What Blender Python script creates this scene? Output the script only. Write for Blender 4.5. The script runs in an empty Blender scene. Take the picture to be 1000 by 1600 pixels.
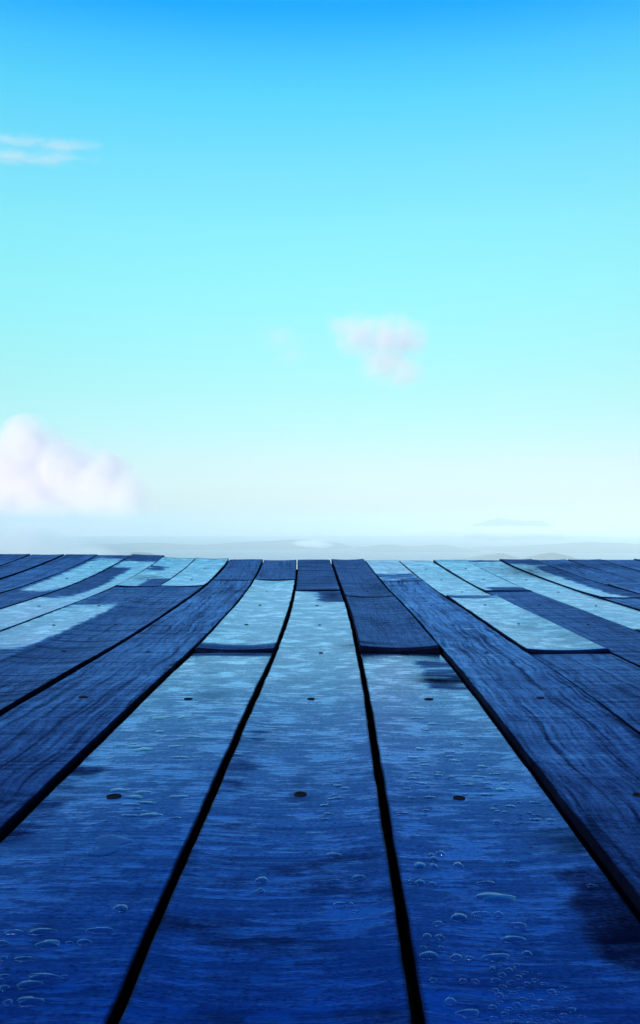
import bpy, bmesh, math, random
from mathutils import Vector, Matrix, noise as mnoise
C = bpy.context.scene
COL = C.collection
R = math.radians
F = 1400.0            # focal length in photo pixels (photo 1000 x 1600)
CAMH = 1/3.0          # lens above the boards
HOR = 818.0           # photo row of the true horizon
DVP = 798.0           # photo row where the near boards converge

# ------------------------------------------------------------------ camera
pitch = math.atan((HOR-800)/F)
slope = math.atan((HOR-DVP)/F)          # the deck climbs very slightly away from the lens
DM = Matrix.Rotation(slope, 4, 'X')     # deck frame -> world
cam = bpy.data.cameras.new('camera'); co = bpy.data.objects.new('camera', cam); COL.objects.link(co)
cam.sensor_fit = 'VERTICAL'; cam.sensor_height = 32; cam.lens = 32*F/1600
cam.clip_start = .02; cam.clip_end = 200000
CL = DM @ Vector((0, 0, CAMH))
co.location = CL; co.rotation_euler = (R(90)+pitch, 0, 0)
cam.dof.use_dof = False
C.camera = co
CM = Matrix.Translation(CL) @ Matrix.Rotation(R(90)+pitch, 4, 'X')

# ------------------------------------------------------------------ world, sun
SUN_EL, SUN_AZ = R(11), R(-150)   # azimuth from +Y, negative = towards the left
SKY_GAIN = 5.0
SKY_TINT = [(0.0176, (0.2579, 0.2622, 0.3295)), (0.0669, (0.3391, 0.3076, 0.288)), (0.1496, (0.3778, 0.4371, 0.3044)), (0.2521, (0.4106, 0.6227, 0.3954)), (0.3123, (0.4153, 0.6993, 0.4528)), (0.3719, (0.3561, 0.7288, 0.526)), (0.4263, (0.2334, 0.7482, 0.5835)), (0.4627, (0.1412, 0.6802, 0.6433)), (0.5003, (0.0131, 0.5425, 0.7137)), (0.75, (0.0059, 0.3906, 0.6566)), (1.0, (0.0035, 0.3125, 0.5909))]
W = bpy.data.worlds.new('World'); C.world = W; W.use_nodes = True
nt = W.node_tree; N = nt.nodes; L = nt.links
bg = N['Background']; bg.inputs['Strength'].default_value = .1
tc = N.new('ShaderNodeTexCoord'); sx = N.new('ShaderNodeSeparateXYZ'); L.new(tc.outputs['Generated'], sx.inputs[0])
mx = N.new('ShaderNodeMath'); mx.operation = 'MAXIMUM'; mx.inputs[1].default_value = .004; L.new(sx.outputs[2], mx.inputs[0])
cb = N.new('ShaderNodeCombineXYZ'); L.new(sx.outputs[0], cb.inputs[0]); L.new(sx.outputs[1], cb.inputs[1]); L.new(mx.outputs[0], cb.inputs[2])
sky = N.new('ShaderNodeTexSky'); sky.sky_type = 'NISHITA'; sky.sun_disc = False
sky.sun_elevation = SUN_EL; sky.sun_rotation = SUN_AZ; sky.altitude = 1200; sky.air_density = 1.0; sky.dust_density = .6; sky.ozone_density = 2.5
L.new(cb.outputs[0], sky.inputs['Vector'])
rp = N.new('ShaderNodeValToRGB'); L.new(mx.outputs[0], rp.inputs[0])
cr = rp.color_ramp; cr.interpolation = 'LINEAR'
while len(cr.elements) > 1: cr.elements.remove(cr.elements[-1])
cr.elements[0].position = SKY_TINT[0][0]; cr.elements[0].color = (*SKY_TINT[0][1], 1)
for p, c in SKY_TINT[1:]:
    e = cr.elements.new(p); e.color = (*c, 1)
m1 = N.new('ShaderNodeVectorMath'); m1.operation = 'MULTIPLY'; L.new(sky.outputs[0], m1.inputs[0]); L.new(rp.outputs[0], m1.inputs[1])
m2 = N.new('ShaderNodeVectorMath'); m2.operation = 'SCALE'; m2.inputs['Scale'].default_value = SKY_GAIN; 
AZL, AZR = (1.10, 1.20, 1.24), (.88, .88, .90)     # even out the left/right falloff of the sky in front
azm = N.new('ShaderNodeMapRange'); azm.inputs[1].default_value = -.36; azm.inputs[2].default_value = .36; L.new(sx.outputs[0], azm.inputs[0])
azc = N.new('ShaderNodeMix'); azc.data_type = 'RGBA'; L.new(azm.outputs[0], azc.inputs[0]); azc.inputs[6].default_value = (*AZL, 1); azc.inputs[7].default_value = (*AZR, 1)
m0 = N.new('ShaderNodeVectorMath'); m0.operation = 'MULTIPLY'; L.new(m1.outputs[0], m0.inputs[0]); L.new(azc.outputs[2], m0.inputs[1]); L.new(m0.outputs[0], m2.inputs[0])
L.new(m2.outputs[0], bg.inputs['Color'])
sl = bpy.data.lights.new('sun', 'SUN'); sl.energy = 4.5; sl.angle = R(.5); sl.color = (1, .86, .74)
so = bpy.data.objects.new('sun', sl); COL.objects.link(so)
sd = Vector((math.sin(SUN_AZ)*math.cos(SUN_EL), math.cos(SUN_AZ)*math.cos(SUN_EL), math.sin(SUN_EL)))
so.rotation_euler = (-sd).to_track_quat('-Z', 'Y').to_euler(); so.location = (-30, -20, 30)
C.view_settings.view_transform = 'Standard'; C.view_settings.look = 'None'
C.view_settings.exposure = 0; C.view_settings.gamma = 1
C.render.engine = 'CYCLES'
C.cycles.volume_bounces = 12; C.cycles.volume_max_steps = 160; C.cycles.volume_step_rate = 1.0
C.cycles.max_bounces = 18; C.cycles.use_denoising = True

# ------------------------------------------------------------------ helpers
def smooth(a, b, x):
    t = min(1, max(0, (x-a)/(b-a))); return t*t*(3-2*t)
def tag(o, label=None, cat=None, group=None, kind=None):
    for k, v in (('label', label), ('category', cat), ('group', group), ('kind', kind)):
        if v: o[k] = v
    return o
def mesh_obj(name, verts, faces, mat=None, parent=None, smoothed=True):
    me = bpy.data.meshes.new(name); me.from_pydata([tuple(v) for v in verts], [], faces); me.update()
    if smoothed: me.polygons.foreach_set('use_smooth', [True]*len(me.polygons))
    if mat: me.materials.append(mat)
    o = bpy.data.objects.new(name, me); COL.objects.link(o)
    if parent: o.parent = parent
    return o
def new_mat(name):
    m = bpy.data.materials.new(name); m.use_nodes = True
    return m, m.node_tree.nodes, m.node_tree.links, m.node_tree.nodes['Principled BSDF']
class NG:      # small node-building helper
    def __init__(s, m): s.n = m.node_tree.nodes; s.l = m.node_tree.links
    def put(s, sock, v):
        if v is None: return
        if isinstance(v, bpy.types.NodeSocket): s.l.new(v, sock)
        else: sock.default_value = v
    def math(s, op, a, b=None, c=None, clamp=False):
        n = s.n.new('ShaderNodeMath'); n.operation = op; n.use_clamp = clamp
        s.put(n.inputs[0], a); s.put(n.inputs[1], b); s.put(n.inputs[2], c); return n.outputs[0]
    def vec(s, op, a, b=None):
        n = s.n.new('ShaderNodeVectorMath'); n.operation = op; s.put(n.inputs[0], a); s.put(n.inputs[1], b)
        return n.outputs['Value'] if op in ('LENGTH', 'DISTANCE') else n.outputs[0]
    def comb(s, x, y, z=0.0):
        n = s.n.new('ShaderNodeCombineXYZ'); s.put(n.inputs[0], x); s.put(n.inputs[1], y); s.put(n.inputs[2], z); return n.outputs[0]
    def noise(s, v, scale=1, detail=3, rough=.5, dist=0):
        n = s.n.new('ShaderNodeTexNoise'); s.put(n.inputs['Vector'], v); n.inputs['Scale'].default_value = scale
        n.inputs['Detail'].default_value = detail; n.inputs['Roughness'].default_value = rough; n.inputs['Distortion'].default_value = dist
        return n.outputs[0]
    def rng(s, v, a, b, c=0.0, d=1.0, sm=True):
        n = s.n.new('ShaderNodeMapRange'); n.interpolation_type = 'SMOOTHSTEP' if sm else 'LINEAR'
        s.put(n.inputs[0], v)
        for i, q in enumerate((a, b, c, d)): s.put(n.inputs[1+i], q)
        return n.outputs[0]
    def mix(s, f, a, b):
        n = s.n.new('ShaderNodeMix'); n.data_type = 'FLOAT'; s.put(n.inputs[0], f); s.put(n.inputs[2], a); s.put(n.inputs[3], b); return n.outputs[0]
    def mixc(s, f, a, b, mode='MIX'):
        n = s.n.new('ShaderNodeMix'); n.data_type = 'RGBA'; n.blend_type = mode
        s.put(n.inputs[0], f); s.put(n.inputs[6], a if isinstance(a, bpy.types.NodeSocket) else (*a, 1)); s.put(n.inputs[7], b if isinstance(b, bpy.types.NodeSocket) else (*b, 1)); return n.outputs[2]
    def attr(s, name):
        n = s.n.new('ShaderNodeAttribute'); n.attribute_name = name; return n.outputs['Fac']

# ------------------------------------------------------------------ deck geometry
JOIST0, JSTEP = 1.05, .54
def zprof(x, y):
    z = -.007*smooth(1.5, 2.5, y)
    if y > 3.7: z += .044*min(1.15, (y-3.7)/1.58)**1.6
    if y > 3: z += .024*smooth(-.3, -1.5, x)*min(1.1, (y-3)/2.3)**2
    return z
def bend(y):
    return 0 if y < 1.9 else -.088*((y-1.9)/3.4)**1.7
EOFF = {}
def edge_x(k, y):
    return 26/F*y + CAMH*(.6*k + .161) + bend(y) + EOFF.get(k, 0)
def row_to_y(r, x=0.0):        # photo row -> distance along the deck
    lo, hi = .3, 7.0
    for _ in range(40):
        m = (lo+hi)/2
        rr = DVP + (CAMH - zprof(x, m))*F/m
        if rr > r: lo = m
        else: hi = m
    return (lo+hi)/2
def px_to_deck(X, r):
    x = 0
    for _ in range(3):
        y = row_to_y(r, x); x = (X-500)*y/F
    return x, y

deck = bpy.data.objects.new('wooden_deck', None); COL.objects.link(deck); deck.matrix_world = DM
tag(deck, 'weathered blue plank deck, partly wet, running away to a ragged far edge', 'deck')

# wood
def wood_material():
    m, n, l, b = new_mat('blue_weathered_wood'); g = NG(m)
    uvn = n.new('ShaderNodeUVMap'); uvn.uv_map = 'UVMap'
    s = n.new('ShaderNodeSeparateXYZ'); l.new(uvn.outputs[0], s.inputs[0]); u, v = s.outputs[0], s.outputs[1]
    oi = n.new('ShaderNodeObjectInfo'); rnd = oi.outputs['Random']
    z = g.math('MULTIPLY', rnd, 37.0)
    wet_a, stain_shade_a, grain_a = g.attr('wet'), g.attr('stain'), g.attr('grain')
    warp = g.math('SUBTRACT', g.noise(g.comb(u, v, z), 5, 2), .5)
    bow = g.math('MULTIPLY', g.math('MULTIPLY', u, u), g.math('SUBTRACT', g.math('MULTIPLY', rnd, 1.6), .1))
    v2 = g.math('ADD', g.math('SUBTRACT', v, bow), g.math('MULTIPLY', warp, .018))
    t1 = g.noise(g.comb(g.math('MULTIPLY', u, 9), g.math('MULTIPLY', v2, 150), z), 1, 4, .6)
    t2 = g.noise(g.comb(g.math('MULTIPLY', u, 2.2), g.math('MULTIPLY', v2, 46), z), 1, 4, .62)
    t3 = g.noise(g.comb(g.math('MULTIPLY', u, 4), g.math('MULTIPLY', v2, 9), z), 1, 3, .55)
    uw = g.math('ADD', u, g.math('MULTIPLY', warp, .035))
    lg = g.noise(g.comb(g.math('MULTIPLY', uw, 95), g.math('MULTIPLY', v, 2.0), z), 1, 4, .6)
    fine = g.noise(g.comb(g.math('MULTIPLY', u, 260), g.math('MULTIPLY', v, 480), z), 1, 2, .6)
    lines = g.rng(t2, .36, .47, 0.0, 1.0)            # thin dark saw marks
    llines = g.rng(lg, .36, .46, 0.0, 1.0)
    trans = g.math('ADD', g.math('MULTIPLY', t1, .5), g.math('MULTIPLY', t2, .5))
    grain = g.mix(g.math('MULTIPLY', grain_a, .75), trans, lg)
    # wetness with a broken outline
    wn = g.noise(g.comb(g.math('MULTIPLY', u, 9), g.math('MULTIPLY', v, 26), z), 1, 5, .65)
    wet = g.rng(g.math('ADD', wet_a, g.math('MULTIPLY', g.math('SUBTRACT', wn, .5), 1.3)), .30, .66)
    pn = g.noise(g.comb(g.math('MULTIPLY', u, 22), g.math('MULTIPLY', v2, 95), z), 1, 5, .65)
    pn2 = g.noise(g.comb(g.math('MULTIPLY', u, 16), g.math('MULTIPLY', v, 15), g.math('ADD', z, 3.0)), 1, 4, .6)
    pud = g.rng(g.math('ADD', g.math('MULTIPLY', pn, .5), g.math('MULTIPLY', pn2, .5)), .48, .60)
    film = g.math('MULTIPLY', wet, pud)
    linmask = g.mix(grain_a, lines, llines)
    patch = g.noise(g.comb(g.math('MULTIPLY', u, 6), g.math('MULTIPLY', v, 5), g.math('ADD', z, 9.0)), 1, 5, .6)
    speck = g.noise(g.comb(g.math('MULTIPLY', u, 210), g.math('MULTIPLY', v, 330), z), 1, 3, .7)
    fib = g.noise(g.comb(g.math('MULTIPLY', uw, 160), g.math('MULTIPLY', v, 14), z), 1, 3, .6)
    tex = g.math('ADD', g.math('MULTIPLY', grain, .55), g.math('MULTIPLY', g.math('ADD', speck, g.math('MULTIPLY', fib, g.mix(grain_a, .3, 1.0))), .30))
    tex = g.rng(tex, .43, .68)
    tex = g.math('MULTIPLY', tex, g.rng(patch, .25, .62, .45, 1.0))
    # colour of the weathered blue stain
    c = g.mixc(tex, (.0010, .0025, .022), (.016, .046, .175))
    c = g.mixc(g.math('MULTIPLY', g.math('SUBTRACT', 1.0, linmask), .7), c, (.001, .002, .014))
    c = g.mixc(g.rng(speck, .30, .42, .8, 0.0), c, (.001, .002, .012))
    c = g.mixc(g.math('MULTIPLY', wet, .35), c, (.002, .010, .085))
    stain_shade = g.math('MULTIPLY', stain_shade_a, 1.5, clamp=True)
    c = g.mixc(g.math('MULTIPLY', stain_shade, .95), c, (.001, .0012, .004))
    n.remove(b)
    out = n['Material Output']
    df = n.new('ShaderNodeBsdfDiffuse'); l.new(c, df.inputs['Color']); df.inputs['Roughness'].default_value = .5
    gl = n.new('ShaderNodeBsdfAnisotropic'); gl.distribution = 'MULTI_GGX'
    rough = g.mix(wet, g.rng(tex, .0, 1.0, .55, .36), g.mix(pud, g.rng(t1, .3, .7, .24, .13), .07))
    l.new(rough, gl.inputs['Roughness'])
    fr = n.new('ShaderNodeFresnel'); fr.inputs['IOR'].default_value = 1.6
    gt = g.rng(fr.outputs[0], .12, .50)
    l.new(g.mixc(wet, g.mixc(gt, (.14, .27, .72), (.36, .58, 1.0)), g.mixc(gt, (.12, .26, .95), (.50, .69, 1.0))), gl.inputs['Color'])
    var_dry = g.math('MULTIPLY', g.mix(tex, .25, 1.15), g.mix(linmask, .5, 1.0))
    var_wet = g.math('MULTIPLY', g.mix(pud, g.mix(tex, 1.1, 2.1), 2.2), g.rng(speck, .30, .50, .55, 1.0))
    fac = g.math('MULTIPLY', fr.outputs[0], g.mix(wet, g.math('MULTIPLY', var_dry, 1.15), var_wet), clamp=True)
    fac = g.math('MULTIPLY', fac, g.math('SUBTRACT', 1.0, g.math('MULTIPLY', stain_shade, .9)))
    ms = n.new('ShaderNodeMixShader'); l.new(fac, ms.inputs[0]); l.new(df.outputs[0], ms.inputs[1]); l.new(gl.outputs[0], ms.inputs[2]); l.new(ms.outputs[0], out.inputs[0])
    h = g.math('ADD', g.math('MULTIPLY', grain, 1.0), g.math('MULTIPLY', fine, .22))
    h = g.math('ADD', h, g.math('MULTIPLY', g.mix(grain_a, lines, llines), .2))
    h = g.math('ADD', h, g.math('MULTIPLY', t3, .9))
    hs = g.math('MULTIPLY', h, g.mix(film, 1.0, .25))
    hs = g.math('ADD', hs, g.math('MULTIPLY', film, .5))
    bp = n.new('ShaderNodeBump'); l.new(hs, bp.inputs['Height']); bp.inputs['Distance'].default_value = .0016
    l.new(g.mix(wet, .55, .20), bp.inputs['Strength'])
    for q in (df, gl, fr): l.new(bp.outputs[0], q.inputs['Normal'])
    return m
WOOD = wood_material()
def plain(name, col, rough=.7, metal=0, bump=None, col2=None, scale=20):
    m, n, l, b = new_mat(name); g = NG(m)
    tcn = n.new('ShaderNodeTexCoord'); ns = g.noise(tcn.outputs['Object'], scale, 5, .6)
    l.new(g.mixc(ns, col, col2 or tuple(q*.5 for q in col)), b.inputs['Base Color'])
    b.inputs['Specular IOR Level'].default_value = .08; b.inputs['Roughness'].default_value = rough; b.inputs['Metallic'].default_value = metal
    if bump:
        bp = n.new('ShaderNodeBump'); bp.inputs['Distance'].default_value = bump; l.new(ns, bp.inputs['Height']); l.new(bp.outputs[0], b.inputs['Normal'])
    return m
JOIST = plain('dark_joist_timber', (.004, .0035, .005), .9, bump=.002)
NAILM = plain('rusted_iron', (.003, .003, .006), .8, 0, bump=.0006, col2=(.008, .004, .004), scale=300)

# Boards: column k lies between edge k and edge k+1.
# each segment: (row where it ends towards the far edge, wetness, grain 0 saw marks..1 lengthwise, dz mm)
ENDR = 870
COLS = {
 -1: [(924, .86, .05, 0), (ENDR, .1, .1, 3)],
  0: [(1018, .82, .05, -1), (935, .12, .25, 4), (ENDR, .05, .2, 3)],
  1: [(909, .22, .75, 1), (ENDR, .95, .2, 2)],
  2: [(1020, .12, .55, -1), (933, .95, .15, 3), (ENDR, .92, .15, 1)],
  3: [(925, .12, .35, 0), (ENDR, .92, .15, 2)],
  4: [(985, .3, .3, 0), (ENDR, .9, .2, 0)],
  5: [(935, .1, .5, 1), (ENDR, .8, .3, 0)],
  6: [(915, .1, .6, 2), (ENDR, .15, .6, 0)],
  7: [(ENDR, .12, .5, 1)],
  8: [(900, .1, .6, 0), (ENDR, .1, .5, 2)],
  9: [(ENDR, .12, .5, 0)],
 10: [(940, .1, .6, 0), (ENDR, .2, .5, 2)],
 -2: [(1018, .80, .05, 0), (908, .92, .1, 1), (ENDR, .1, .3, 3)],
 -3: [(908, .2, .6, 2), (ENDR, .15, .4, 2)],
 -4: [(918, .15, .35, 2), (ENDR, .95, .2, 1)],
 -5: [(917, .2, .3, 0), (ENDR, .85, .2, 1)],
 -6: [(ENDR, .2, .2, 0)],
 -7: [(ENDR, .15, .3, 1)],
 -8: [(930, .1, .6, 2), (ENDR, .1, .5, 0)],
 -9: [(ENDR, .1, .4, 2)],
 -10: [(905, .1, .6, 0), (ENDR, .12, .5, 3)],
 -11: [(ENDR, .1, .5, 1)],
 -12: [(940, .1, .5, 1), (ENDR, .1, .6, 0)],
}
GAPE = {0: .0085, 1: .0078, 2: .0070, 3: .0040, 4: .0050, 5: .0045, -1: .0080, -2: .0080, -3: .0065}
def gap(k): return GAPE.get(k, .006)
# wet patches (photo col, row range -> wetness), soft edged, on top of the board's own wetness
# (column, far row, near row, u0, u1 across 0..1, value)
PATCH = [
 (-6, 934, 990, .0, 1.0, .95), (-6, 882, 934, .62, 1.1, .92), (-6, 905, 925, -.1, .6, .1), (-6, 880, 889, .0, 1.0, .75),
 (-5, 945, 1012, .0, .9, .8), (-5, 905, 925, .5, 1.1, .05),(-5, 886, 893, .0, .5, .3),
 (-7, 878, 924, .15, 1.0, .9),
 (-1, 924, 941, .5, 1.1, .1), (-1, 1120, 1290, -.1, .22, .58), (-1, 1280, 1700, -.1, 1.1, .62),
 (-2, 1008, 1024, -.1, 1.1, .1), (-2, 1180, 1330, -.1, .2, .5),
 (1, 896, 909, -.1, 1.1, .4), (5, 884, 922, .0, .45, .95), (5, 870, 882, -.1, 1.1, .1), (5, 884, 940, .5, 1.2, .15),
 (4, 870, 879, -.1, 1.1, .4), (4, 990, 1040, -.1, 1.2, .3), (-4, 884, 890, .3, 1.1, .6),
 (0, 1350, 1500, .75, 1.1, .15), (0, 1030, 1075, .6, 1.1, .35), (2, 931, 937, -.1, 1.1, .4),
 (3, 918, 926, .1, 1.1, .25), (-8, 925, 950, .3, 1.0, .5),
]
STAIN = [ # photo x, row, half width px, half height px, amount
 (890, 1308, 48, 22, .95), (688, 1061, 44, 8, .8), (560, 938, 30, 5, .3), (985, 1440, 45, 40, .7), (520, 930, 14, 8, .55), (468, 1250, 22, 6, .5), (468, 1235, 4, 30, .45),
 (660, 1248, 50, 6, .35), (420, 1150, 25, 20, .25), (960, 1128, 20, 8, .5), (930, 1460, 30, 40, .35), (385, 1018, 40, 6, .55),
 (645, 975, 10, 6, .35), (885, 1000, 50, 8, .2), (210, 1405, 6, 30, .3), (335, 1090, 20, 10, .3), (70, 1450, 8, 40, .3), (940, 1270, 30, 10, .3), (820, 980, 60, 5, .25),
 (360, 925, 40, 8, .4), (230, 903, 20, 4, .5), (560, 1010, 60, 3, .5), (600, 925, 30, 12, .35), (830, 893, 60, 10, .55), (880, 885, 90, 6, .5),
]
STW = []
for X, r, hw, hh, a in STAIN:
    x, y = px_to_deck(X, r); y1 = row_to_y(r+hh, x)
    STW.append((x, y, hw*y/F, abs(y-y1), a))
PW = [(k, row_to_y(b, -.6 if k < -3 else 0), row_to_y(a, -.6 if k < -3 else 0), u0, u1, v) for k, a, b, u0, u1, v in PATCH]
BOARDS = []
rg = random.Random(11)
def board_z(B, u, y, x):
    w = B['w']
    t = (y-B['y0'])/(B['y1']-B['y0'])
    z = B['dz'] + B['cup']*((u/w)**2 - .08) + B['tilt']*u + .0018*mnoise.noise(Vector((u*4+B['s'], y*1.3, 0)))
    z += B['lift0']*max(0, 1-(y-B['y0'])/.35)**2 + B['lift1']*max(0, 1-(B['y1']-y)/.4)**2
    return z
def build_board(B):
    k = B['k']; y0, y1 = B['y0'], B['y1']; s = B['s']
    nv = max(8, int((y1-y0)/.022)); T = .034
    prof = []      # (u fraction -1..1, inset mm, z drop)
    PU = [(-1, 0, -T), (-1, 0, -.010), (-1, .0002, -.0020), (-1, .0011, -.0005), (-1, .0026, 0), (-.955, 0, 0), (-.93, 0, 0)] + [(q/8, 0, 0) for q in range(-7, 8)] + [(.93, 0, 0), (.955, 0, 0)] + [(1, .0026, 0), (1, .0011, -.0005), (1, .0002, -.0020), (1, 0, -.010), (1, 0, -T)]
    verts, uvs, wet, stain_shade, gr = [], [], [], [], []
    npf = len(PU)
    for j in range(nv+3):
        if j == 0: y, drop = y0, .003
        elif j == nv+2: y, drop = y1, .003
        else: y, drop = y0+.0025+(y1-y0-.005)*(j-1)/nv, 0
        xl = edge_x(k, y)+gap(k)/2; xr = edge_x(k+1, y)-gap(k+1)/2
        wl = .0009*mnoise.noise(Vector((y*28, s, 5)))+.0013*mnoise.noise(Vector((y*9, s, 1)))+.0022*mnoise.noise(Vector((y*2, s, 2)))
        wr = .0009*mnoise.noise(Vector((y*28, s, 6)))+.0013*mnoise.noise(Vector((y*9, s, 3)))+.0022*mnoise.noise(Vector((y*2, s, 4)))
        xl += wl; xr += wr; xc = (xl+xr)/2; hw = (xr-xl)/2
        for q, ins, dz in PU:
            x = xc + q*hw - (ins if q > 0 else -ins) * (1 if abs(q) == 1 else 0)
            u = x-xc
            yy = y
            if j in (0, 1): yy = y + B['skew0']*u + .0025*mnoise.noise(Vector((u*40, s, 7)))
            if j in (nv+1, nv+2): yy = y + B['skew1']*u + .006*mnoise.noise(Vector((u*25, s, 9)))
            z = zprof(x, yy) + board_z(B, u, yy, x) + dz - (drop if dz > -.02 else 0)
            verts.append((x, yy, z)); uvs.append((u, y + s*.37))
            uu = (q+1)/2
            wv = B['wet']
            for kk, a, b_, u0, u1, val in PW:
                if kk != k: continue
                sy = max(.02, (b_-a)*.16); us = .22 if a > 2.6 else .12
                f = smooth(a-sy, a+sy, y)*(1-smooth(b_-sy, b_+sy, y))*smooth(u0-us, u0+us, uu)*(1-smooth(u1-us, u1+us, uu))
                wv = wv*(1-f)+val*f
            sv = 0
            for X, Y, ax, ay, a in STW:
                dd = ((x-X)/ax)**2+((yy-Y)/ay)**2
                if dd < 4: sv = max(sv, a*math.exp(-dd*1.1)*(.75+.6*mnoise.noise(Vector((x*30, yy*30, 0)))))
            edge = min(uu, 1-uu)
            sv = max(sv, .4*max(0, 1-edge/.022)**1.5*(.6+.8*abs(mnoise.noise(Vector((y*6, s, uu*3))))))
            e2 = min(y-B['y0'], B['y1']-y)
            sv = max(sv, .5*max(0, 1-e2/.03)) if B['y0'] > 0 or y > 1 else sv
            if dz < -.002: sv = 1  # gap shade painted in: plank sides turned fully dark
            elif abs(q) == 1 and ins < .002: sv = max(sv, .7)  # bevels darkened too, painting out their bright rim
            wet.append(wv); stain_shade.append(min(1, max(0, sv))); gr.append(B['grain'])
    faces = []
    for j in range(nv+2):
        for i in range(npf-1):
            a = j*npf+i; faces.append((a, a+1, a+1+npf, a+npf))
        faces.append((j*npf+npf-1, j*npf, (j+1)*npf, (j+1)*npf+npf-1))
    faces.append(tuple(range(npf-1, -1, -1))); faces.append(tuple((nv+2)*npf+i for i in range(npf)))
    o = mesh_obj('plank', verts, faces, WOOD, deck)
    me = o.data
    me.polygons[-1].use_smooth = False; me.polygons[-2].use_smooth = False
    uvl = me.uv_layers.new(name='UVMap')
    idx = [0]*len(me.loops); me.loops.foreach_get('vertex_index', idx)
    flat = [c for i in idx for c in uvs[i]]; uvl.data.foreach_set('uv', flat)
    for nm, arr in (('wet', wet), ('stain', stain_shade), ('grain', gr)):  # the stain values hold real stains plus the painted gap shade
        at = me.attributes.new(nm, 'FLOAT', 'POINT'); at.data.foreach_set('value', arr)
    return o
YNEAR = -.75
def joist_snap(y):
    return JOIST0 + JSTEP*round((y-JOIST0)/JSTEP)
for k, segs in COLS.items():
    xm = edge_x(k+.5, 4)
    y = YNEAR + rg.uniform(-.03, .03)
    for i, (r, wetv, gr_, dz) in enumerate(segs):
        last = r == ENDR
        y1 = 5.30 + (.10 if xm < -.9 else 0) + rg.uniform(-.035, .035) if last else row_to_y(r, xm if xm < 0 else 0)
        B = dict(k=k, y0=y, y1=y1, wet=wetv, grain=gr_, dz=dz*.001+rg.uniform(-.001, .001), s=rg.uniform(0, 50), w=.095,
                 cup=rg.uniform(-.0015, .0045), tilt=rg.uniform(-.012, .012), lift0=rg.uniform(0, .004) if i else 0,
                 lift1=rg.uniform(-.002, .003), skew0=rg.uniform(-.03, .03), skew1=rg.uniform(-.05, .05))
        if k == 0 and i == 1: B.update(cup=.006, lift0=.003)
        if k == 0 and i == 2: B.update(cup=.005, lift0=.002)
        if k == -2 and i == 1: B.update(cup=.005, lift0=.0)
        if last: B['lift1'] = rg.uniform(-.002, .006)
        BOARDS.append(B); B['obj'] = build_board(B)
        y = y1 + rg.uniform(.0025, .005)
def find_board(x, y):
    for B in BOARDS:
        if B['y0'] <= y <= B['y1'] and edge_x(B['k'], y) <= x <= edge_x(B['k']+1, y): return B
    return None
def surf(x, y):
    B = find_board(x, y)
    if not B: return zprof(x, y)
    k = B['k']; xc = (edge_x(k, y)+gap(k)/2+edge_x(k+1, y)-gap(k+1)/2)/2
    return zprof(x, y)+board_z(B, x-xc, y, x)
def side(xm): return 'left' if xm < 0 else 'right'
PL = {(-1, 0): 'long damp centre plank with curved saw marks and one nail hole', (0, 0): 'wet plank just right of centre, dotted with water beads and a black stain',
 (0, 1): 'short dry plank with raised bowed near end', (-2, 0): 'glossy wet plank left of centre with puddle and beads', (-2, 1): 'bright wet short plank left of centre',
 (1, 0): 'long dry plank with swirling lengthwise grain', (2, 1): 'bright wet silvery plank above a dark one', (4, 1): 'bright wet plank sweeping to the right edge',
 (-6, 0): 'plank with bright wet streak at its left end'}
cnt = {}
for B in BOARDS:
    i = cnt.get(B['k'], 0); cnt[B['k']] = i+1
    if (B['k'], i) in PL: B['obj']['label'] = PL[(B['k'], i)]

# nails: dark sunken heads over every joist
def nail_mesh():
    vs = [(0, 0, -.0006)]; fs = []
    seg = 14
    for r_, z_ in ((.0045, -.0002), (.0075, .0005), (.0088, .0002), (.009, -.004)):
        for a in range(seg):
            t = 2*math.pi*a/seg; vs.append((r_*math.cos(t), r_*math.sin(t), z_))
    for a in range(seg): fs.append((0, 1+a, 1+(a+1) % seg))
    for q in range(3):
        for a in range(seg):
            p = 1+q*seg; fs.append((p+a, p+seg+a, p+seg+(a+1) % seg, p+(a+1) % seg))
    me = bpy.data.meshes.new('nail_head'); me.from_pydata(vs, [], fs); me.update(); me.materials.append(NAILM)
    return me
NM = nail_mesh(); nr = random.Random(5); NOFF = {-2: .08, -1: .0, 0: -.0, 1: -.01}
for B in BOARDS:
    j = 0
    for q in range(-4, 9):
        y = JOIST0+JSTEP*q + nr.uniform(-.006, .006)
        if y < B['y0']+.03 or y > B['y1']-.03 or y < .45: continue
        k = B['k']; xc = (edge_x(k, y)+edge_x(k+1, y))/2 + nr.uniform(-.012, .012) - (.015 if k == -2 else 0)
        o = bpy.data.objects.new('nail_head', NM); COL.objects.link(o); o.parent = B['obj']
        sc = nr.uniform(.6, .85) if q < 2 else nr.uniform(.35, .65); o.scale = (sc*nr.uniform(1, 1.25), sc, 1); o.rotation_euler.z = nr.uniform(-.4, .4)
        o.location = (xc, y, surf(xc, y)+.0009)

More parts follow.
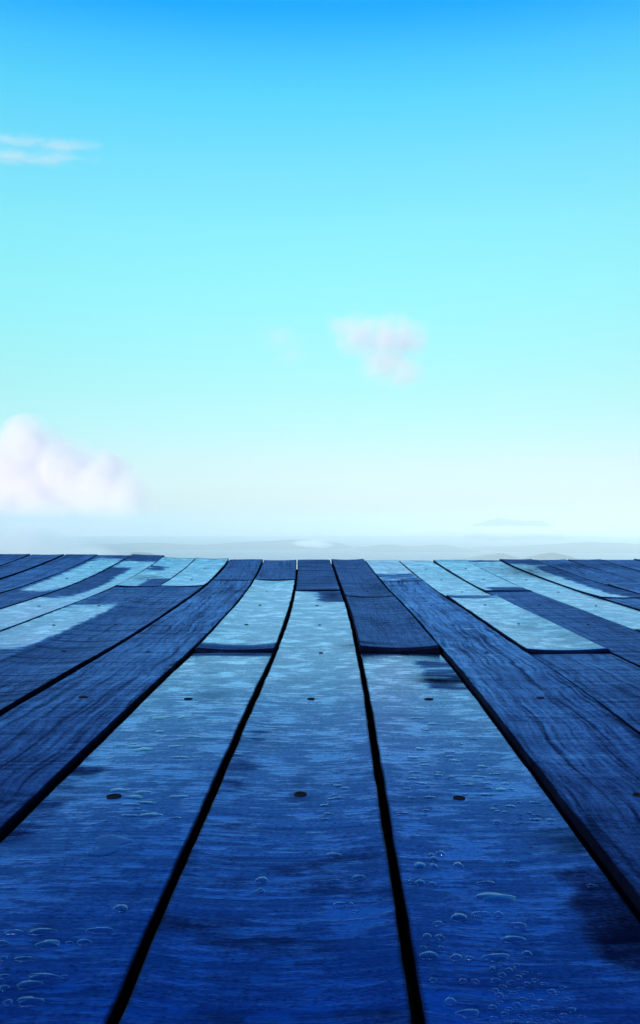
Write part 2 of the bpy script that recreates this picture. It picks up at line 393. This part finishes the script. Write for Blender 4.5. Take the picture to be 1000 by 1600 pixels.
# joists, bearer posts, edge beam beneath the boards
def box_mesh(name, x0, x1, y0, y1, z0, z1, mat, parent, bev=.003):
    bm = bmesh.new(); bmesh.ops.create_cube(bm, size=1)
    for v in bm.verts: v.co = Vector((x0 if v.co.x < 0 else x1, y0 if v.co.y < 0 else y1, z0 if v.co.z < 0 else z1))
    bmesh.ops.bevel(bm, geom=bm.edges[:], offset=bev, segments=2, affect='EDGES')
    me = bpy.data.meshes.new(name); bm.to_mesh(me); bm.free(); me.materials.append(mat)
    o = bpy.data.objects.new(name, me); COL.objects.link(o); o.parent = parent; return o
XL, XR = edge_x(-12, 2)-.05, edge_x(11, 2)+.02
for q in range(-3, 9):
    y = JOIST0+JSTEP*q
    vs, fs = [], []
    n_ = 24
    if y > 5.2: y = 5.16
    for i in range(n_+1):
        x = XL+(XR-XL)*i/n_ + bend(y)
        zt = zprof(x, y)-.0375
        for dy, dz in ((-.024, 0), (.024, 0), (.024, -.14), (-.024, -.14)): vs.append((x, y+dy, zt+dz))
    for i in range(n_):
        for a in range(4):
            p = i*4; fs.append((p+a, p+(a+1) % 4, p+4+(a+1) % 4, p+4+a))
    fs += [(3, 2, 1, 0), (n_*4, n_*4+1, n_*4+2, n_*4+3)]
    mesh_obj('joist', vs, fs, JOIST, deck, False)
for x in (-2.0, -.7, .6, 1.9):
    box_mesh('bearer', x-.05, x+.05, YNEAR+.05, 5.1, -.36, -.19, JOIST, deck)
    for y in (-.5, 2.2, 4.8):
        box_mesh('post', x-.045, x+.045, y-.045, y+.045, -1.4, -.362, JOIST, deck)

for nm, x0, x1, y0, y1 in (('light_block_board', XL-.15, XL-.12, YNEAR, 5.15), ('light_block_board', XR+.1, XR+.13, YNEAR, 5.15), ('light_block_board', XL-.12, XR+.1, YNEAR+.02, YNEAR+.05), ('light_block_board', XL-.12, XR+.1, 5.16, 5.19)):  # unseen boards added round the deck to keep low sun off the joists
    box_mesh(nm, x0, x1, y0, y1, -1.3, -.06, JOIST, deck)
# ------------------------------------------------------------------ water on the boards
def water_material(ior=1.6, f0=(.42, .62, 1.0), f9=(.75, .90, 1.0)):
    # beads a millimetre or two thick: see-through film with a mirror-like, blue-tinted surface
    m, n, l, b = new_mat('clear_water'); g = NG(m); n.remove(b)
    tr = n.new('ShaderNodeBsdfTransparent'); tr.inputs['Color'].default_value = (.93, .97, 1, 1)
    gl = n.new('ShaderNodeBsdfAnisotropic'); gl.inputs['Roughness'].default_value = .04
    fr = n.new('ShaderNodeFresnel'); fr.inputs['IOR'].default_value = ior
    geo = n.new('ShaderNodeNewGeometry')
    fac = g.math('MULTIPLY', fr.outputs[0], g.math('SUBTRACT', 1.0, geo.outputs['Backfacing']))
    l.new(g.mixc(g.rng(fr.outputs[0], .10, .5), f0, f9), gl.inputs['Color'])
    rf = n.new('ShaderNodeBsdfRefraction'); rf.inputs['IOR'].default_value = 1.333; rf.inputs['Roughness'].default_value = 0; rf.inputs['Color'].default_value = (.55, .75, 1, 1)
    mm = n.new('ShaderNodeMixShader'); mm.inputs[0].default_value = .38; l.new(tr.outputs[0], mm.inputs[1]); l.new(rf.outputs[0], mm.inputs[2])
    ms = n.new('ShaderNodeMixShader'); l.new(fac, ms.inputs[0]); l.new(mm.outputs[0], ms.inputs[1]); l.new(gl.outputs[0], ms.inputs[2])
    l.new(ms.outputs[0], n['Material Output'].inputs[0]); return m
WATER = water_material()
SHALLOW = water_material(1.33, (.22, .36, 1.0), (.5, .7, 1.0))
def droplet(X, r, w, h, seed, label, group, name='water_droplet', lobes=.18, hmax=.0024, power=.5, cat='water droplet'):
    rr = random.Random(seed)
    x0, y0 = px_to_deck(X, r)
    if find_board(x0, y0) is None: return None
    a = w/2*y0/F; b = h/2*y0*y0/(F*CAMH)
    b = min(b, a*1.3) if w > 12 else b
    H = min(hmax, .42*min(a, b)*1.2+.0003)
    seg = 28 if w > 25 else 16; rings = [0, .3, .55, .75, .88, .96, 1.0]
    vs, fs = [], []
    ph = [rr.uniform(0, 6.28) for _ in range(6)]
    def rad(t): return 1+lobes*(math.sin(2*t+ph[0])*.5+math.sin(3*t+ph[1])*.45+math.sin(5*t+ph[2])*.3+math.sin(7*t+ph[3])*.15)
    zc = surf(x0, y0)
    def zz(px, py): return surf(px, py)-zc if find_board(px, py) else 0
    vs.append((0, 0, H))
    for q in rings[1:]:
        for i in range(seg):
            t = 2*math.pi*i/seg; f = rad(t)*q
            px, py = a*f*math.cos(t), b*f*math.sin(t)
            hh = H*(1-q*q)**power
            vs.append((px, py, zz(x0+px, y0+py)+hh-.0001))
    for i in range(seg):
        t = 2*math.pi*i/seg; vs.append((a*.97*rad(t)*math.cos(t), b*.97*rad(t)*math.sin(t), -.0012))
    for i in range(seg): fs.append((0, 1+i, 1+(i+1) % seg))
    for q in range(len(rings)-1):
        p = 1+q*seg
        for i in range(seg): fs.append((p+i, p+seg+i, p+seg+(i+1) % seg, p+(i+1) % seg))
    p = 1+(len(rings)-1)*seg; fs.append(tuple(p+i for i in range(seg-1, -1, -1)))
    o = mesh_obj(name, vs, fs, WATER)
    o.matrix_world = DM @ Matrix.Translation((x0, y0, zc))
    tag(o, label, cat, group); return o
G_R = 'water beads on the right of centre plank'; G_L = 'water beads on the left foreground plank'
sd_ = 100
# singled out ones: (x, row, w, h, label)
BIG = [
 (775, 1401, 62, 16, 'largest elongated water blob, on the wet plank right of centre', G_R),
 (670, 1490, 30, 13, 'fat oval water bead hugging the gap right of the centre plank', G_R),
 (713, 1494, 21, 10, 'round water bead between the fat bead by the gap and the long flat bead', G_R),
 (776, 1494, 45, 11, 'long flat water bead below the other long bead, right of centre', G_R),
 (802, 1466, 43, 9, 'long thin water bead, upper of the two long beads, right of centre', G_R),
 (811, 1444, 28, 7, 'small elongated bead directly below the largest water blob', G_R),
 (824, 1489, 17, 10, 'lone round bead right of the long flat bead', G_R),
 (732, 1581, 36, 13, 'wide water bead at the bottom edge, beside the dense cluster of tiny beads', G_R),
 (704, 1562, 18, 12, 'squat bead above the wide bead at the bottom edge', G_R),
 (717, 1431, 27, 11, 'smooth oval bead just below left of the largest water blob', G_R),
 (656, 1350, 20, 12, 'pointed bead at the left of the small triangle of beads', G_R),
 (189, 1420, 24, 11, 'single round bead on a dark crack, left foreground plank', G_L),
 (155, 1455, 40, 9, 'slanting elongated bead below the crack, left foreground plank', G_L),
 (131, 1474, 24, 9, 'oval bead left of the bright speck, left foreground plank', G_L),
 (65, 1457, 46, 9, 'long narrow bead on the left, above the thick oval one', G_L),
 (75, 1477, 42, 13, 'thick oval bead on the left foreground plank, under the long narrow one', G_L),
 (38, 1500, 36, 7, 'thin sliver of water below the thick oval bead, left', G_L),
 (66, 1528, 52, 11, 'long ragged water blob near the bottom left', G_L),
 (45, 1540, 42, 12, 'water blob just under the long ragged one, bottom left', G_L),
 (46, 1566, 44, 15, 'lowest and fattest water blob in the bottom left corner', G_L),
 (409, 1376, 20, 10, 'lone faint water bead on the damp centre plank', 'water beads on the centre plank'),
]
for X, r, w, h, lab, gp in BIG:
    sd_ += 1; droplet(X, r, w, h, sd_, lab, gp, lobes=.2 if w > 35 else .14)
MED = [(734, 1495, 15, 6), (751, 1426, 30, 6), (779, 1427, 17, 7), (667, 1461, 17, 9), (687, 1462, 16, 7), (685, 1441, 17, 7), (723, 1531, 16, 7), (743, 1531, 16, 6),
 (677, 1529, 15, 7), (689, 1331, 14, 7), (674, 1334, 10, 6), (678, 1340, 14, 7), (678, 1351, 12, 9), (716, 1350, 17, 9), (642, 1375, 11, 5), (656, 1376, 15, 8), (675, 1379, 12, 6),
 (760, 1378, 30, 5), (800, 1346, 30, 5), (662, 1478, 12, 5), (689, 1478, 9, 5), (770, 1512, 11, 8), (925, 1380, 20, 4)]
for X, r, w, h in MED:
    sd_ += 1; droplet(X, r, w, h, sd_, 'medium oval bead right of centre', G_R)
TINY = [(590,428),(615,413),(567,408),(640,436),(690,440),(570,443),(620,450),(548,459),(598,466),(673,459),(647,471),(572,480),(627,486),(548,491),(605,498),(580,513),(635,518),
 (660,505),(692,525),(718,511),(760,481),(772,518),(735,547),(673,543),(563,528),(615,535),(540,543),(650,556),(592,549),(577,564),(630,570),(705,563),(762,568),(787,551),(543,577),(610,585),(683,579),(665,594),(740,585),(820,573),
 (725,494),(700,470),(745,500),(560,505),(655,585),(720,590),(590,592)]
for X, r in TINY:
    sd_ += 1; q = random.Random(sd_); w = q.uniform(11, 17)
    droplet(500+X/2, 1300+r/2, w, w*q.uniform(.3, .42), sd_, 'tiny bead in dense cluster', 'dense cluster of tiny water beads')
for X, r, w, h in [(3, 1475, 22, 8), (5, 1499, 16, 7), (6, 1527, 20, 7), (6, 1545, 18, 8), (12, 1568, 18, 9), (108, 1475, 14, 5), (22, 1458, 28, 7), (100, 1527, 14, 5), (186, 1545, 0, 0)]:
    if w: sd_ += 1; droplet(X, r, w, h, sd_, 'small bead at left frame edge', G_L)
for X, r, w, h in [(560, 1373, 22, 7), (530, 1415, 21, 7), (549, 1415, 11, 5), (523, 1377, 20, 4), (521, 1337, 24, 7), (554, 1426, 12, 4), (407, 1392, 12, 6)]:
    sd_ += 1; droplet(X, r, w, h, sd_, 'small flat bead on centre plank', 'water beads on the centre plank')
# fields of small slivers further off, laid out at random inside measured patches
FIELDS = [ # x centre, row centre, half w, half h, count, w range, label, group
 (815, 1268, 48, 20, 24, (9, 20), 'thin sliver right of the nail', 'water slivers beside the nail'),
 (645, 1245, 26, 34, 12, (9, 20), 'thin sliver left of the nail', 'water slivers along the gap'),
 (700, 1180, 62, 60, 26, (8, 20), 'thin sliver on glossy stretch', 'water slivers mid plank'),
 (760, 1225, 40, 18, 12, (9, 24), 'thin sliver above the nail', 'water slivers above the nail'),
 (528, 1245, 22, 40, 12, (9, 20), 'thin sliver on centre plank', 'water slivers on the centre plank'),
 (230, 1260, 50, 26, 10, (14, 34), 'thin sliver above the puddle', 'water slivers on the left plank'),
 (255, 1150, 50, 40, 9, (12, 30), 'thin sliver far up left plank', 'water slivers further up the left plank'),
]
fr = random.Random(77)
for X, r, hw, hh, n_, (wa, wb), lab, gp in FIELDS:
    for _ in range(n_):
        sd_ += 1; w = fr.uniform(wa, wb)
        droplet(X+fr.uniform(-hw, hw), r+fr.uniform(-hh, hh), w, w*fr.uniform(.14, .26), sd_, lab, gp, lobes=.25, hmax=.0010)
ORD = ['first', 'second', 'third', 'fourth', 'fifth', 'sixth', 'seventh', 'eighth', 'ninth', 'tenth']
def rank(label, gp=None):      # tell look-alike beads apart by their place in their own patch
    it = [o for o in COL.objects if o.get('label') == label]
    it.sort(key=lambda o: -o.matrix_world.translation.y)
    per = 6 if len(it) > 12 else 4
    rows = [it[i:i+per] for i in range(0, len(it), per)]
    for a, row in enumerate(rows):
        row.sort(key=lambda o: o.matrix_world.translation.x/max(.1, o.matrix_world.translation.y))
        for b_, o in enumerate(row):
            o['label'] = '%s, %s from left in %s row down' % (label, ORD[b_], ORD[a])
for lab in sorted({o['label'] for o in COL.objects if o.get('category') == 'water droplet'}):
    if sum(1 for o in COL.objects if o.get('label') == lab) > 1: rank(lab)
def puddle(pts, label, hmax=.0016):
    P = [px_to_deck(X, r) for X, r in pts]
    cx = sum(p[0] for p in P)/len(P); cy = sum(p[1] for p in P)/len(P); zc = surf(cx, cy)
    Q = []
    n_ = len(P)
    for i in range(n_):        # Catmull-Rom outline
        p0, p1, p2, p3 = P[i-1], P[i], P[(i+1) % n_], P[(i+2) % n_]
        for t in (0, .25, .5, .75):
            Q.append(tuple(.5*(2*p1[c]+(p2[c]-p0[c])*t+(2*p0[c]-5*p1[c]+4*p2[c]-p3[c])*t*t+(-p0[c]+3*p1[c]-3*p2[c]+p3[c])*t**3) for c in (0, 1)))
    vs, fs = [(0, 0, hmax)], []; seg = len(Q); rings = [.35, .6, .78, .9, .97, 1]
    for q in rings:
        for x, y in Q:
            px, py = (x-cx)*q, (y-cy)*q
            vs.append((px, py, surf(cx+px, cy+py)-zc+hmax*(1-q**6)**.6-.0001))
    for x, y in Q: vs.append(((x-cx)*.98, (y-cy)*.98, -.0015))
    for i in range(seg): fs.append((0, 1+i, 1+(i+1) % seg))
    for q in range(len(rings)):
        p = 1+q*seg
        for i in range(seg): fs.append((p+i, p+seg+i, p+seg+(i+1) % seg, p+(i+1) % seg))
    p = 1+len(rings)*seg; fs.append(tuple(p+i for i in range(seg-1, -1, -1)))
    bm = bmesh.new(); 
    o = mesh_obj('puddle', vs, fs, SHALLOW); bm.from_mesh(o.data); bmesh.ops.recalc_face_normals(bm, faces=bm.faces); bm.to_mesh(o.data); bm.free()
    o.matrix_world = DM @ Matrix.Translation((cx, cy, zc)); tag(o, label, 'puddle')
puddle([(148, 1312), (160, 1306), (178, 1305), (192, 1309), (208, 1313), (205, 1318), (190, 1321), (188, 1328), (178, 1335), (158, 1340), (138, 1339), (134, 1334), (148, 1328), (152, 1320)], 'flat irregular puddle on the wet plank left of centre', .0006)

# ------------------------------------------------------------------ land
H0 = -300.0
def land_material(name, c1, c2, scale):
    m, n, l, b = new_mat(name); g = NG(m); tcn = n.new('ShaderNodeTexCoord')
    l.new(g.mixc(g.noise(tcn.outputs['Object'], scale, 6, .6), c1, c2), b.inputs['Base Color']); b.inputs['Roughness'].default_value = .95
    return m
LAND = land_material('misty_wooded_valley', (.10, .18, .22), (.24, .34, .40), .004)  # pale mist painted into the ground colour, lifting the haze above it
HILLM = land_material('wooded_hillside', (.02, .045, .05), (.05, .08, .08), .006)
vs, fs = [], []; seg = 96
radii = [0, 3, 7, 9, 12, 18, 28, 45, 70, 110, 160, 220, 300, 380, 460, 560, 800, 1400, 2500, 4500, 8000, 13000, 18000, 22000]
for rr_ in radii:
    for i in range(seg):
        t = 2*math.pi*i/seg; x, y = rr_*math.cos(t), 1.5+rr_*math.sin(t)
        f = smooth(7, 520, rr_)**.62 if rr_ > 7 else 0
        z = -1.15+(H0+1.15)*f
        if rr_ > 8: z += min(rr_*.05, 12)*mnoise.noise(Vector((x*.02, y*.02, 0)))*(1-smooth(400, 900, rr_))
        else: z += .05*mnoise.noise(Vector((x, y, 0)))
        vs.append((x, y, z))
for j in range(len(radii)-1):
    for i in range(seg):
        a = j*seg+i; b_ = j*seg+(i+1) % seg
        fs.append((a, a+seg, b_+seg, b_))
tag(mesh_obj('ground', vs, fs, LAND), kind='structure')
def ridge(peaks, D, label_seed, depth=900, name='hill'):
    # peaks: outline in photo pixels (x, row) from left to right, standing on the valley floor at distance D
    m = D/F; X0, X1 = peaks[0][0], peaks[-1][0]
    def top(X):
        for (a, ra), (b_, rb) in zip(peaks, peaks[1:]):
            if a <= X <= b_:
                t = (X-a)/(b_-a); t = t*t*(3-2*t); return (HOR-(ra+(rb-ra)*t))*m
        return H0
    nx, ny = 90, 24; vs, fs = [], []
    for j in range(ny+1):
        v = j/ny*2-1
        for i in range(nx+1):
            X = X0+(X1-X0)*i/nx; e = min(1, min(i, nx-i)/6)
            prof = max(0, 1-abs(v)**1.5)
            n_ = mnoise.fractal(Vector((X*.05+label_seed, v*2.2, label_seed)), .9, 2.1, 4)
            z = H0-4 + (top(X)-H0+4)*prof*e
            z += (top(X)-H0)*.05*n_*prof*e
            vs.append(((X-500)*m, D+v*depth*(.6+.4*math.sin(math.pi*i/nx)), z))
    for j in range(ny):
        for i in range(nx):
            a = j*(nx+1)+i; fs.append((a, a+1, a+nx+2, a+nx+1))
    return tag(mesh_obj(name, vs, fs, HILLM), kind='structure')
ridge([(178, 884), (197, 868), (210, 863), (222, 862.5), (236, 866), (250, 872), (275, 884)], 6500, 1)
ridge([(725, 884), (748, 871), (765, 867), (785, 864.5), (800, 869), (820, 875), (836, 884)], 7000, 2)
ridge([(805, 884), (838, 873), (850, 866), (864, 863.5), (880, 866), (893, 872), (930, 884)], 6300, 3)
ridge([(530, 868), (560, 855), (600, 851), (650, 854), (690, 851), (740, 858), (800, 856), (850, 852), (880, 850), (920, 847), (960, 848), (1000, 850), (1100, 846), (1250, 850), (1350, 866)], 10500, 4, 1500)
ridge([(-300, 866), (-200, 850), (-80, 846), (60, 852), (150, 851), (230, 848), (300, 852), (400, 846), (470, 843), (520, 847), (560, 856), (600, 866)], 11500, 5, 1500)
ridge([(728, 826), (748, 817), (765, 812), (784, 809), (805, 812), (825, 814), (846, 813.5), (858, 819), (872, 826)], 16800, 6, 1500)

# ------------------------------------------------------------------ haze, fog, clouds
def vol_mat(name, col, density, aniso=.2):
    m = bpy.data.materials.new(name); m.use_nodes = True; n = m.node_tree.nodes; l = m.node_tree.links
    n.remove(n['Principled BSDF'])
    pv = n.new('ShaderNodeVolumePrincipled'); pv.inputs['Color'].default_value = (*col, 1); pv.inputs['Density'].default_value = density
    pv.inputs['Anisotropy'].default_value = aniso
    l.new(pv.outputs[0], n['Material Output'].inputs['Volume']); return m, pv
HZ, _ = vol_mat('pale_haze', (.77, .955, 1.0), 1.25e-4, -.3)
hz = box_mesh('haze', -22500, 22500, -22500, 24000, H0-6, 130, HZ, None, bev=.5)
tag(hz, kind='stuff')
def cloud(name, blobs, D, dens, label=None, cat=None, kind=None, col=(1, .97, .99), nscale=6, edge=(.0, .55), namp=.9, stretch=(1, 1, 1), thick=None, group=None, aniso=.2, bias=0.0):
    # blobs: photo x, row, half width px, half height px ; each gets a real depth
    m = D/F; P = []
    q = random.Random(int(D)+len(blobs))
    for b_ in blobs:
        X, r, rx, rz = b_; ry = thick or (rx+rz)/2*m
        P.append(((X-500)*m, D+q.uniform(-.3, .3)*ry, (HOR-r)*m, rx*m, ry, rz*m))
    lo = [min(p[i]-p[i+3] for p in P) for i in range(3)]; hi = [max(p[i]+p[i+3] for p in P) for i in range(3)]
    c0 = Vector([(a+b_)/2 for a, b_ in zip(lo, hi)])
    # hull: voxel-free union, shrink a sphere onto the blobs
    bm = bmesh.new(); bmesh.ops.create_icosphere(bm, subdivisions=5, radius=1)
    ext = Vector([(b_-a)/2 for a, b_ in zip(lo, hi)])
    for v in bm.verts:
        d = v.co.normalized(); far = 1e9; d2 = Vector((d.x*ext.x, d.y*ext.y, d.z*ext.z)); best = .12
        for X, Y, Z, a, b2, c in P:   # farthest exit of the ray c0 + t d2 through each ellipsoid
            ox, oy, oz = (c0.x-X)/a, (c0.y-Y)/b2, (c0.z-Z)/c; dx, dy, dz = d2.x/a, d2.y/b2, d2.z/c
            A = dx*dx+dy*dy+dz*dz; B_ = ox*dx+oy*dy+oz*dz; Cc = ox*ox+oy*oy+oz*oz-1; disc = B_*B_-A*Cc
            if disc > 0: best = max(best, (-B_+math.sqrt(disc))/A)
        v.co = d2*best
    me = bpy.data.meshes.new(name); bm.to_mesh(me); bm.free()
    o = bpy.data.objects.new(name, me); COL.objects.link(o); o.location = c0
    mt, pv = vol_mat(name+'_vapour', col, 0, aniso); g = NG(mt)
    tcn = mt.node_tree.nodes.new('ShaderNodeTexCoord'); p = tcn.outputs['Object']; acc = None
    for X, Y, Z, a, b2, c in P:
        d = g.vec('LENGTH', g.vec('DIVIDE', g.vec('SUBTRACT', p, (X-c0.x, Y-c0.y, Z-c0.z)), (a, b2, c)))
        f = g.math('SUBTRACT', 1.0, d); acc = f if acc is None else g.math('SMOOTH_MAX', acc, f, .15)
    S = max(ext.x, ext.z)
    nv_ = g.vec('MULTIPLY', p, (stretch[0]/S, stretch[1]/S, stretch[2]/S))
    ns = g.math('SUBTRACT', g.noise(nv_, nscale, 6, .62, .4), .5)
    f = g.math('ADD', g.math('ADD', acc, bias), g.math('MULTIPLY', ns, namp))
    mt.node_tree.links.new(g.math('MULTIPLY', g.rng(f, edge[0], edge[1]), dens), pv.inputs['Density'])
    me.materials.append(mt); tag(o, label, cat, group, kind); return o
cloud('cloud', [(40, 702, 58, 58), (95, 738, 70, 62), (150, 762, 66, 62), (198, 786, 50, 54), (10, 765, 100, 100), (70, 835, 100, 80), (165, 845, 75, 60), (-90, 770, 110, 110), (-120, 850, 160, 80)],
      25500, .0019, 'big billowing pinkish white cloud rising at the left, above the deck edge', 'cloud', nscale=5.0, namp=1.75, col=(.975, .94, .98), bias=.08, edge=(0, .6), aniso=0.0)
cloud('cloud', [(535, 508, 44, 24), (568, 528, 70, 50), (605, 532, 78, 56), (632, 530, 56, 50), (604, 562, 64, 54), (632, 584, 46, 40)],
      15000, .0055, 'small ragged pink cloud alone in the middle of the sky', 'cloud', nscale=4.5, namp=1.15, col=(.99, .93, .985), bias=-.14, edge=(0, 1.5), aniso=-.2)
cloud('cloud', [(435, 525, 60, 40), (455, 550, 44, 40)], 15500, .0016, 'barely visible faint pink wisp left of the small pink cloud', 'cloud', nscale=3, namp=1.2, col=(1, .93, .985), bias=-.25, edge=(0, 1.4), aniso=-.2)
cloud('cloud', [(-30, 215, 70, 16), (30, 222, 70, 12), (95, 226, 80, 12), (0, 238, 80, 14), (70, 243, 90, 14)],
      14500, .004, 'thin white streak of high cloud at the upper left', 'cloud', nscale=4, namp=2.0, stretch=(1.0, 1, 4), thick=350, bias=-.12, edge=(0, 1.5), aniso=-.2)
cloud('cloud_bank', [(240, 826, 200, 9), (420, 826, 160, 8), (600, 827, 180, 8), (760, 826, 150, 8), (900, 827, 160, 8), (1080, 826, 160, 9)],
      26500, .0009, 'low pale cloud bank stretched along the whole horizon', 'cloud bank', nscale=22, stretch=(1, 1, 5), thick=900, col=(1, .96, .97))
cloud('fog', [(20, 858, 130, 46), (-100, 850, 150, 60), (110, 872, 90, 26)], 6200, .006, kind='stuff', nscale=4, col=(1, .975, .975), aniso=-.55)
cloud('fog', [(484, 849, 34, 7), (500, 852, 26, 6)], 9500, .006, kind='stuff', nscale=4, col=(1, .98, .985), aniso=-.5)
cloud('fog', [(790, 830, 110, 10), (880, 830, 90, 9), (700, 830, 90, 9)], 15000, .006, kind='stuff', nscale=8, col=(1, .97, .98), aniso=-.4, thick=500)
